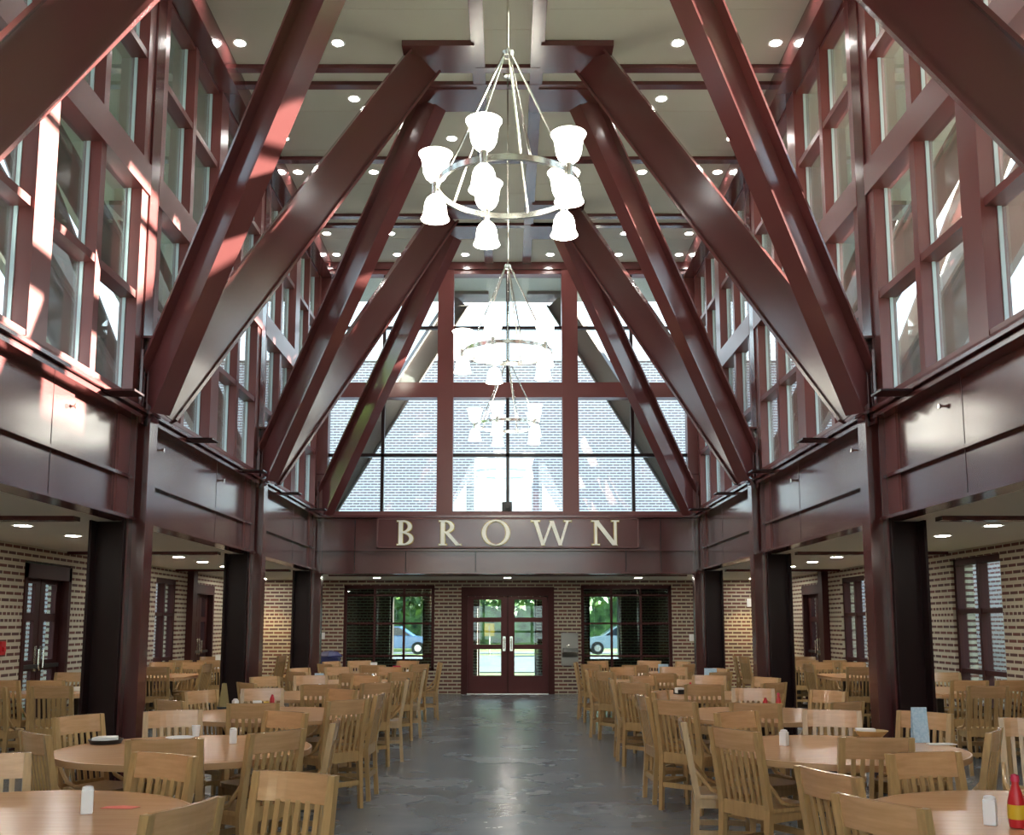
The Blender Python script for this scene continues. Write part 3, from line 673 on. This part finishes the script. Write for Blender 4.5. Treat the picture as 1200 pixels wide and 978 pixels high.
# ------------------------------------------------------------------ chairs
def make_chair():
    t = thing('dining_chair', '', 'chair')
    HW = 0.192
    # seat with a gentle saddle
    b = MB(); o = []
    for k in range(13):
        a = k/12*PI; o.append((0.205*math.cos(a) if k not in (0, 12) else (0.205 if k == 0 else -0.205), 0.12 + 0.085*math.sin(a)))
    pts = [(-0.185, -0.20), (0.185, -0.20)] + o
    b.prism(pts, 2, 0.425, 0.455); b.build('seat', M['oak'], t, bevel=0.008)
    b = MB().box(-0.17, 0.17, 0.13, 0.15, 0.37, 0.425).box(-0.18, -0.16, -0.19, 0.14, 0.37, 0.425).box(0.16, 0.18, -0.19, 0.14, 0.37, 0.425); b.build('seat_apron', M['oak2'], t)
    def yb(z): return -0.205 - (0.0 if z < 0.45 else (z-0.45)*0.17) - (0.0 if z > 0.45 else (0.45-z)*0.06)
    for s in (-1, 1):
        b = MB(); z_ = [0, 0.2, 0.45, 0.7, 0.91]; wd = [0.016, 0.018, 0.021, 0.020, 0.017]
        ring = None
        for (za, wa), (zb, wb) in zip(list(zip(z_, wd)), list(zip(z_, wd))[1:]):
            def rg(z, w_): yy = yb(z); return [(s*HW-w_, yy-0.019, z), (s*HW+w_, yy-0.019, z), (s*HW+w_, yy+0.019, z), (s*HW-w_, yy+0.019, z)]
            b.loft(rg(za, wa), rg(zb, wb), caps=True)
        bmesh.ops.remove_doubles(b.bm, verts=b.bm.verts, dist=1e-5)
        b.build('back_post', M['oak2'], t)
        b = MB().loft([(s*0.175-0.014, 0.125, 0), (s*0.175+0.014, 0.125, 0), (s*0.175+0.014, 0.153, 0), (s*0.175-0.014, 0.153, 0)], [(s*0.175-0.021, 0.12, 0.425), (s*0.175+0.021, 0.12, 0.425), (s*0.175+0.021, 0.162, 0.425), (s*0.175-0.021, 0.162, 0.425)])
        b.build('leg', M['oak2'], t)
        pts = [(s*(HW+0.005), yb(0.62)+0.01, 0.62), (s*(HW+0.012), -0.17, 0.555), (s*(HW+0.012), -0.12, 0.495), (s*(HW+0.008), -0.04, 0.468), (s*(HW+0.004), 0.06, 0.462)]
        MB().tube(pts, [0.011, 0.013, 0.014, 0.014, 0.010], 8).build('hip_rail', M['oak'], t, smooth=True)
        MB().box(s*0.185-0.010, s*0.185+0.010, -0.21, 0.14, 0.20, 0.235).build('side_stretcher', M['oak2'], t)
    # crest rail: curved board between the posts
    def board(z0, z1, name, m, bow, th=0.011, hw=HW-0.012, n=8):
        b = MB(); sec = []
        for k in range(n+1):
            u = -1+2*k/n; x = u*hw; dy = -bow*(1-u*u)
            sec.append([(x, yb(z0)+dy-th, z0), (x, yb(z0)+dy+th, z0), (x, yb(z1)+dy+th, z1), (x, yb(z1)+dy-th, z1)])
        for a, c in zip(sec, sec[1:]): b.loft(a, c, caps=False)
        vs = b.bm.verts; bmesh.ops.remove_doubles(b.bm, verts=vs, dist=1e-5)
        ends = [e for e in b.bm.edges if e.is_boundary]; bmesh.ops.holes_fill(b.bm, edges=ends, sides=4)
        return b.build(name, m, t)
    board(0.79, 0.912, 'crest_rail', M['oakw'], 0.020)
    board(0.39, 0.475, 'lower_rail', M['oak2'], 0.004)
    for i in range(6):
        x = -0.1275+0.051*i; u = x/HW; dy = -0.012*(1-u*u)
        MB().loft([(x-0.0115, yb(0.47)-0.006, 0.47), (x+0.0115, yb(0.47)-0.006, 0.47), (x+0.0115, yb(0.47)+0.006, 0.47), (x-0.0115, yb(0.47)+0.006, 0.47)],
                  [(x-0.0125, yb(0.80)+dy-0.006, 0.80), (x+0.0125, yb(0.80)+dy-0.006, 0.80), (x+0.0125, yb(0.80)+dy+0.006, 0.80), (x-0.0125, yb(0.80)+dy+0.006, 0.80)]).build('slat', M['oak2'], t)
    MB().box(-0.185, 0.185, -0.228, -0.208, 0.19, 0.23).build('rear_stretcher', M['oak2'], t)
    MB().box(-0.165, 0.165, 0.128, 0.148, 0.26, 0.30).build('front_stretcher', M['oak2'], t)
    return t
chair0 = make_chair(); cfirst = [True]
def chair(cx, cy, fx, fy, lab, grp):
    """cx, cy: where the crest stands; (fx, fy): the way the sitter faces"""
    o = chair0 if cfirst[0] else copy_tree(chair0); cfirst[0] = False
    n_ = math.hypot(fx, fy); fx /= n_; fy /= n_
    o.location = (cx+fx*0.275, cy+fy*0.275, 0); o.rotation_euler = (0, 0, math.atan2(-fx, fy))
    o['label'] = lab; o['group'] = grp; return o
def pos_word(a, nm):
    a %= 360
    inner = 'walkway side'; outer = 'column side'
    if nm == 'right': inner, outer = outer, inner
    # 0 deg = +x
    if a < 25 or a >= 340: return inner
    if a < 73: return 'far %s corner' % inner.split()[0]
    if a < 120: return 'far side'
    if a < 165: return 'far %s corner' % outer.split()[0]
    if a < 200: return outer
    if a < 245: return 'near %s corner' % outer.split()[0]
    if a < 292: return 'near side'
    return 'near %s corner' % inner.split()[0]
L_PAT = [(147, 0.99), (113, 0.93), (62, 0.92), (4, 0.96), (321, 0.97), (277, 0.98), (223, 0.97)]
R_PAT = [(74, 0.95), (28, 0.98), (122, 0.95), (170, 1.0), (216, 1.02), (264, 0.98), (314, 0.97)]
CH = {('left', 0): [(62, 0.92), (119, 0.90)],
      ('left', 1): [(153, 1.0), (113, 0.93), (57, 0.90), (5, 0.96), (321, 0.93), (281, 1.04), (225, 0.96)],
      ('right', 0): [(105, 0.90)],
      ('right', 1): [(74, 0.92), (40, 1.15), (122, 0.90), (172, 0.98), (212, 0.90), (266, 0.93), (326, 0.95)],
      ('right', 2): [(84, 0.92), (32, 0.98), (148, 0.92), (183, 1.08), (221, 1.10), (258, 1.0), (303, 0.98)]}
for lst, nm in ((LT, 'left'), (RT, 'right')):
    for i, (x, y) in enumerate(lst):
        pat = CH.get((nm, i), L_PAT if nm == 'left' else R_PAT)
        for a, r in pat:
            jit = (random.uniform(-5, 5), random.uniform(-0.03, 0.05), random.uniform(-8, 8)) if i > 1 else (0, 0, 0)
            aa = math.radians(a+jit[0]); rr = r+max(0, jit[1]); fa = aa+PI+math.radians(jit[2])
            chair(x+rr*math.cos(aa), y+rr*math.sin(aa), math.cos(fa), math.sin(fa),
                  'light wood slat-back chair at the %s %s table, %s' % (ORD[i], nm, pos_word(a, nm)), 'slat-back dining chairs')
# the loose ones near the viewer
chair(-0.92, 4.54, -0.38, -0.92, 'light wood chair pulled out beside the walkway at the nearest left table', 'slat-back dining chairs')
chair(-1.155, 3.76, -0.93, 0.36, 'light wood chair cut by the lower edge at the nearest left table', 'slat-back dining chairs')
chair(1.40, 4.60, 0.93, 0.36, 'light wood chair seen edge-on beside the nearest right table', 'slat-back dining chairs')
chair(1.36, 3.86, 0.86, 0.50, 'light wood chair cut by the lower edge at the nearest right table', 'slat-back dining chairs')
chair(3.55, 7.08, -0.35, -0.94, 'light wood chair at the right picture edge by the second table', 'slat-back dining chairs')
for sx in (-1, 1):
    for i, y in enumerate(AY):
        for j, (dx, dy, fx, fy, wd) in enumerate(((-0.24, -0.92, 0.1, 1, 'near end by the wall side'), (0.27, -0.95, -0.1, 1, 'near end by the walkway side'), (-0.24, 0.92, 0.05, -1, 'far end by the wall side'), (0.27, 0.93, -0.1, -1, 'far end by the walkway side'), (0.75, 0.02, -1, 0.1, 'long side'))):
            if j == 4 and i != 1: continue
            chair(sx*(5.50-dx), y+dy, -sx*fx, fy, 'light wood chair at the %s %s aisle table, %s' % (ORD[i], side[sx], wd), 'aisle chairs')
for x, y, f_, lab in ((-5.3, 10.6, (0.05, 1), 'light wood chair standing in the left aisle before the first wall table'), (-4.7, 10.75, (-0.1, 1), 'light wood chair standing next to another in the left aisle'),
                      (4.95, 10.75, (0.1, 1), 'light wood chair standing in the right aisle before the first wall table'), (5.5, 10.6, (-0.1, 1), 'light wood chair at the right edge in the right aisle'),
                      (-4.55, 20.9, (-1, 0.2), 'light wood chair by the far left corner of the hall'), (-4.45, 21.5, (-1, 0.1), 'second light wood chair by the far left corner of the hall'),
                      (4.6, 20.2, (1, 0.2), 'light wood chair by the far right corner of the hall'), (4.55, 20.8, (1, -0.1), 'second light wood chair by the far right corner of the hall')):
    chair(x, y, f_[0], f_[1], lab, 'aisle chairs')

# ------------------------------------------------------------------ things on the tables
TZ = 0.741
def shaker(x, y, lab, m=None, h=0.105):
    t = thing('shaker', lab, 'shaker', (x, y, TZ), random.uniform(0, 1))
    MB().prism([(-0.024, -0.024), (0.024, -0.024), (0.024, 0.024), (-0.024, 0.024)], 2, 0, h-0.015).build('body', m or M['white'], t, bevel=0.004)
    MB().lathe([(0.024, h-0.015), (0.022, h-0.004), (0.012, h), (0, h)], n=16).build('cap', M['white'], t, smooth=True)
def card(x, y, w_, h, lab, m=None, rz=0.0):
    t = thing('table_card', lab, 'menu card', (x, y, TZ), rz)
    MB().loft([(-w_/2, -0.035, 0), (w_/2, -0.035, 0), (w_/2, -0.032, 0), (-w_/2, -0.032, 0)], [(-w_/2, -0.002, h), (w_/2, -0.002, h), (w_/2, 0.001, h), (-w_/2, 0.001, h)]).build('front_panel', m or M['bluecard'], t)
    MB().loft([(-w_/2, 0.032, 0), (w_/2, 0.032, 0), (w_/2, 0.035, 0), (-w_/2, 0.035, 0)], [(-w_/2, 0.001, h), (w_/2, 0.001, h), (w_/2, 0.004, h), (-w_/2, 0.004, h)]).build('rear_panel', m or M['bluecard'], t)
    return t
def ketchup(x, y, lab, s=1.0):
    t = thing('ketchup_bottle', lab, 'bottle', (x, y, TZ))
    MB().lathe([(0, 0), (0.030*s, 0.002), (0.033*s, 0.02*s), (0.033*s, 0.10*s), (0.024*s, 0.135*s), (0.014*s, 0.165*s), (0.014*s, 0.18*s), (0, 0.18*s)], n=20).build('body', M['red'], t, smooth=True)
    MB().lathe([(0.0335*s, 0.035*s), (0.0345*s, 0.036*s), (0.0345*s, 0.09*s), (0.0335*s, 0.091*s)], n=20).build('label_band', M['yellow'], t, smooth=True)
    MB().lathe([(0, 0.18*s), (0.017*s, 0.18*s), (0.015*s, 0.205*s), (0, 0.21*s)], n=16).build('cap', M['pink'], t, smooth=True)
shaker(-1.81, 4.55, 'grey-white square shaker on the nearest left table', h=0.115)
tag(MB().prism([(-0.08, -0.03), (0.06, -0.045), (0.085, 0.01), (0.0, 0.04), (-0.07, 0.02)], 2, 0, 0.001).build('paper_scrap', mat('pinkish_red_paper', (0.75, 0.16, 0.12), 0.7), loc=(-1.72, 4.70, TZ)), 'flat pinkish-red scrap on the nearest left table', 'paper')
t = thing('napkin_tray', 'black tray with white napkins on the second left table', 'tray', (-2.74, 7.15, TZ), 0.15)
MB().lathe([(0, 0), (0.10, 0), (0.115, 0.028), (0.108, 0.028), (0.095, 0.008), (0, 0.008)], n=28).build('tray', M['black'], t, smooth=True)
MB().prism([(-0.08, -0.06), (0.08, -0.05), (0.07, 0.06), (-0.06, 0.055)], 2, 0.01, 0.045).build('napkins', M['paper'], t, bevel=0.008)
shaker(-1.87, 7.14, 'tall white shaker on the second left table')
t = thing('plate', 'white plate with a cup on the far side of the second left table', 'plate', (-2.32, 7.42, TZ)); MB().lathe([(0, 0), (0.06, 0), (0.10, 0.012), (0.097, 0.014), (0.06, 0.004), (0, 0.004)], n=28).build('dish', M['white'], t, smooth=True)
c_ = thing('cup', 'small clear-white cup standing by the plate on the second left table', 'cup', (-2.22, 7.46, TZ+0.014)); MB().lathe([(0, 0), (0.022, 0), (0.03, 0.075), (0.027, 0.075), (0.02, 0.005), (0, 0.005)], n=18).build('cup_body', M['white'], c_, smooth=True)
shaker(-2.57, 9.85, 'white shaker on the third left table')
t = thing('menu_stand', 'dark olive tent-shaped menu stand on the third left table', 'menu stand', (-2.72, 10.0, TZ), 0.4)
MB().box(-0.06, 0.06, -0.05, 0.05, 0, 0.02).build('base', M['black'], t)
MB().loft([(-0.05, -0.03, 0.02), (0.05, -0.03, 0.02), (0.05, 0.03, 0.02), (-0.05, 0.03, 0.02)], [(-0.02, -0.004, 0.24), (0.02, -0.004, 0.24), (0.02, 0.004, 0.24), (-0.02, 0.004, 0.24)]).build('tent_card', mat('olive_card', (0.22, 0.17, 0.06), 0.6), t)
def caddy(x, y, lab):
    t = thing('condiment_caddy', lab, 'caddy', (x, y, TZ), 0.3)
    MB().box(-0.11, 0.11, -0.06, 0.06, 0, 0.012).box(-0.11, 0.11, -0.06, -0.055, 0.012, 0.05).box(-0.11, 0.11, 0.055, 0.06, 0.012, 0.05).build('rack', M['black'], t)
    MB().box(-0.10, -0.02, -0.045, 0.045, 0.013, 0.07).build('packets', M['paper'], t)
    MB().box(0.0, 0.05, -0.045, 0.045, 0.013, 0.06).build('packets', M['yellow'], t)
    MB().lathe([(0, 0.012), (0.022, 0.012), (0.022, 0.09), (0.008, 0.13), (0, 0.13)], (0.08, 0, 0), 14).build('squeeze_bottle', M['red'], t, smooth=True)
caddy(-2.35, 10.05, 'condiment caddy with white packets at the back of the third left table')
caddy(2.05, 12.1, 'condiment caddy with yellow packets on the fourth right table')
caddy(2.30, 9.6, 'condiment caddy with white packets on the third right table')
ketchup(2.53, 9.75, 'small ketchup bottle on the third right table', 0.8)
ketchup(2.04, 4.24, 'ketchup bottle with yellow label on the nearest right table')
shaker(1.96, 4.30, 'pale shaker beside the ketchup bottle on the nearest right table', h=0.115)
shaker(1.85, 7.02, 'white shaker on the second right table')
card(2.84, 7.22, 0.105, 0.235, 'tall pale blue menu card on the second right table')
tag(MB().prism([(-0.09, -0.05), (0.10, -0.03), (0.08, 0.05), (-0.08, 0.04)], 2, 0, 0.006).build('napkin', M['paper'], loc=(2.92, 7.08, TZ)), 'flat white napkin at the foot of the blue menu card', 'napkin')
t = thing('basket', 'shallow woven basket on the far side of the second right table', 'basket', (2.60, 7.50, TZ))
MB().lathe([(0, 0), (0.07, 0), (0.12, 0.05), (0.112, 0.05), (0.065, 0.01), (0, 0.01)], n=28).build('bowl', mat('wicker', (0.50, 0.33, 0.14), 0.7), t, smooth=True)
MB().prism([(-0.12, -0.03), (0.02, -0.05), (0.03, 0.02), (-0.10, 0.04)], 2, 0.045, 0.065).build('napkins', M['paper'], t, bevel=0.006)
card(-2.52, 13.9, 0.12, 0.15, 'pale blue card on the fifth left table'); card(-2.25, 17.45, 0.11, 0.16, 'upright white card on the sixth left table', M['white'])
card(2.78, 14.25, 0.17, 0.20, 'pale blue card on the fifth right table, column side'); card(2.50, 16.7, 0.16, 0.16, 'pale blue card on the sixth right table')
card(-5.30, 19.0, 0.10, 0.24, 'pale tall card on the farthest left aisle table', M['paper'], 0.3)
t = thing('paper_cup', 'crimson cup on the sixth left table', 'cup', (-1.85, 17.3, TZ)); MB().lathe([(0, 0), (0.045, 0), (0.07, 0.11), (0.065, 0.11), (0.04, 0.006), (0, 0.006)], n=18).build('cup_body', M['pink'], t, smooth=True)
for i, (x, y, lab) in enumerate(((-2.05, 17.6, 'crumpled white napkin left of the crimson cup'), (-1.62, 17.2, 'white napkin right of the crimson cup'), (1.75, 17.3, 'white napkin on the sixth right table, walkway side'), (2.2, 17.5, 'white napkin at the middle of the sixth right table'), (-2.3, 14.9, 'white napkin on the fifth left table'), (5.55, 12.5, 'white plate on the nearest right aisle table'), (-5.2, 12.6, 'white napkin on the nearest left aisle table'))):
    if 'plate' in lab:
        o = MB().lathe([(0, 0), (0.07, 0), (0.12, 0.015), (0.115, 0.018), (0.07, 0.005), (0, 0.005)], n=28).build('plate', M['white'], loc=(x, y, TZ), smooth=True); tag(o, lab, 'plate')
    else:
        b = MB().prism([(-0.06, -0.04), (0.05, -0.05), (0.07, 0.03), (0, 0.06), (-0.05, 0.04)], 2, 0, 0.05)
        tag(b.build('napkin', M['paper'], loc=(x, y, TZ), bevel=0.012), lab, 'napkin')
shaker(1.9, 14.3, 'white shaker on the fifth right table'); shaker(1.85, 16.9, 'white shaker on the sixth right table'); shaker(-2.2, 12.2, 'white shaker on the fourth left table')
shaker(-1.9, 14.6, 'white shaker on the fifth left table'); shaker(2.45, 12.1, 'white shaker on the fourth right table')

# ------------------------------------------------------------------ outdoors
S(MB().box(-60, 60, 34, 51, -0.06, -0.02).build('road', M['road']))
S(MB().box(-60, 60, 54.5, 58, -0.06, -0.02).build('road_far', M['road']))
def tree(x, y, h, r, lab, nleaf=1400, trunk=0.22, zc=0.62, seed=1):
    rnd = random.Random(seed)
    t = thing('tree', lab, 'tree', (x, y, -0.05))
    b = MB().tube([(0, 0, 0), (0.1, 0, h*0.3), (0, 0.1, h*0.6)], [trunk, trunk*0.8, trunk*0.5], 8)
    for k in range(6):
        a = k*1.05; z0 = h*(0.3+0.05*k); b.tube([(0, 0, z0), (r*0.35*math.cos(a), r*0.35*math.sin(a), z0+h*0.12), (r*0.75*math.cos(a), r*0.75*math.sin(a), z0+h*0.22)], [trunk*0.4, trunk*0.25, trunk*0.08], 6)
    b.build('trunk', M['bark'], t)
    b = MB(); s = r*0.085
    for k in range(nleaf):
        while True:
            p = Vector((rnd.uniform(-1, 1), rnd.uniform(-1, 1), rnd.uniform(-1, 1)))
            if 0.25 < p.length < 1 and math.sin(p.x*5+seed)*math.cos(p.y*4)+math.sin(p.z*6) > -0.7: break
        c = Vector((p.x*r, p.y*r, h*zc+p.z*h*0.38))
        u = Vector((rnd.gauss(0, 1), rnd.gauss(0, 1), rnd.gauss(0, 1))).normalized(); v = u.orthogonal().normalized()
        ss = s*rnd.uniform(0.6, 1.4)
        b.bm.faces.new([b.bm.verts.new(c+u*ss), b.bm.verts.new(c+v*ss*0.6), b.bm.verts.new(c-u*ss), b.bm.verts.new(c-v*ss*0.6)])
    b.build('foliage', M['leaf'], t)
for i, (x, y, h, r) in enumerate(((-10.5, 72, 11, 4.6), (-5.2, 64, 8, 3.2), (0.2, 72, 10, 4.2), (3.6, 63, 7.5, 2.9), (9.5, 70, 11, 4.4))):
    tree(x, y, h, r, 'leafy green tree across the road, %s from the left as seen through the glass' % ORD[sorted([-10.5, -5.2, 0.2, 3.6, 9.5]).index(x)].replace('nearest', 'first'), 1500, seed=i+1)
for i, (x, y, h, r, sd) in enumerate(((-15, 9, 9, 3.5, 'left'), (-17, 17, 11, 4.5, 'left'), (16, 6.5, 6.5, 3, 'right'), (13.2, 24, 7.0, 2.4, 'right'))):
    tree(x, y, h, r, 'leafy tree outside beyond the %s windows, %s from the viewer' % (sd, ORD[i if i < 2 else i-2]), 2200, seed=20+i)
M['hedge'] = noise_mix(mat('hedge_leaves', (0.05, 0.12, 0.03), 0.8), (0.008, 0.02, 0.006), (0.12, 0.22, 0.06), 1.6, 8, bump=0.6)
S(MB().box(-30, 30, 82, 83, -0.05, 6.5).build('wall_hedge', M['hedge']))
def car(x, y, m, lab, flip=1, z=0.0):
    t = thing('car', lab, 'car', (x, y, z), 0 if flip > 0 else PI)
    body = [(-2.2, 0.30), (2.2, 0.30), (2.25, 0.62), (2.1, 0.80), (1.25, 0.92), (-1.7, 0.96), (-2.2, 0.86), (-2.28, 0.6)]
    MB().prism(body, 1, -0.85, 0.85).build('body', m, t, bevel=0.04)
    MB().prism([(1.2, 0.90), (0.45, 1.40), (-0.9, 1.44), (-1.75, 0.94)], 1, -0.72, 0.72).build('cabin', m, t, bevel=0.04)
    b = MB().prism([(1.0, 0.95), (0.42, 1.34), (-0.15, 1.36), (-0.15, 0.95)], 1, -0.735, 0.735).prism([(-0.22, 0.95), (-0.22, 1.36), (-0.85, 1.37), (-1.45, 0.97)], 1, -0.735, 0.735); b.build('side_window', M['carglass'], t)
    for wx in (-1.4, 1.4):
        for wy in (-0.87, 0.87):
            MB().tube([(wx, wy-0.1, 0.32), (wx, wy+0.1, 0.32)], 0.32, 20).build('wheel', M['rubber'], t)
            MB().tube([(wx, wy-0.11, 0.32), (wx, wy+0.11, 0.32)], 0.17, 12).build('hub_cap', M['chrome'], t)
    MB().box(2.18, 2.27, -0.7, -0.35, 0.6, 0.74).box(2.18, 2.27, 0.35, 0.7, 0.6, 0.74).build('headlight', M['white'], t)
car(-5.9, 52.8, M['carblue'], 'light blue car across the road seen through the left back window', 1)
car(5.9, 52.8, M['carwhite'], 'silver-white car across the road seen through the right back window', -1)
t = thing('road_sign', 'yellow square road sign across the road seen through the left door', 'road sign', (-0.95, 53.5, -0.05))
MB().tube([(0, 0, 0), (0, 0, 1.5)], 0.03, 8).build('pole', M['stainless'], t)
MB().box(-0.26, 0.26, -0.02, 0.0, 0.95, 1.60).build('sign_face', mat('yellow_sign_paint', (0.36, 0.22, 0.01), 0.5), t)
S(MB().box(16, 22, 11.5, 20.3, 0, 7.9).box(16, 22, 20.3, 36, 0, 10.4).build('sun_block_right', M['brick_out_y']))  # block added outside to cut the sun off the left girders and braces
# brick garden wings outside the aisle windows
for sx in (-1, 1):
    a, c = sorted((sx*9.0, sx*9.3))
    S(MB().box(a, c, 15.8, 30, 0, 3.2).build('wall_garden_'+side[sx], M['brick_out_y']))
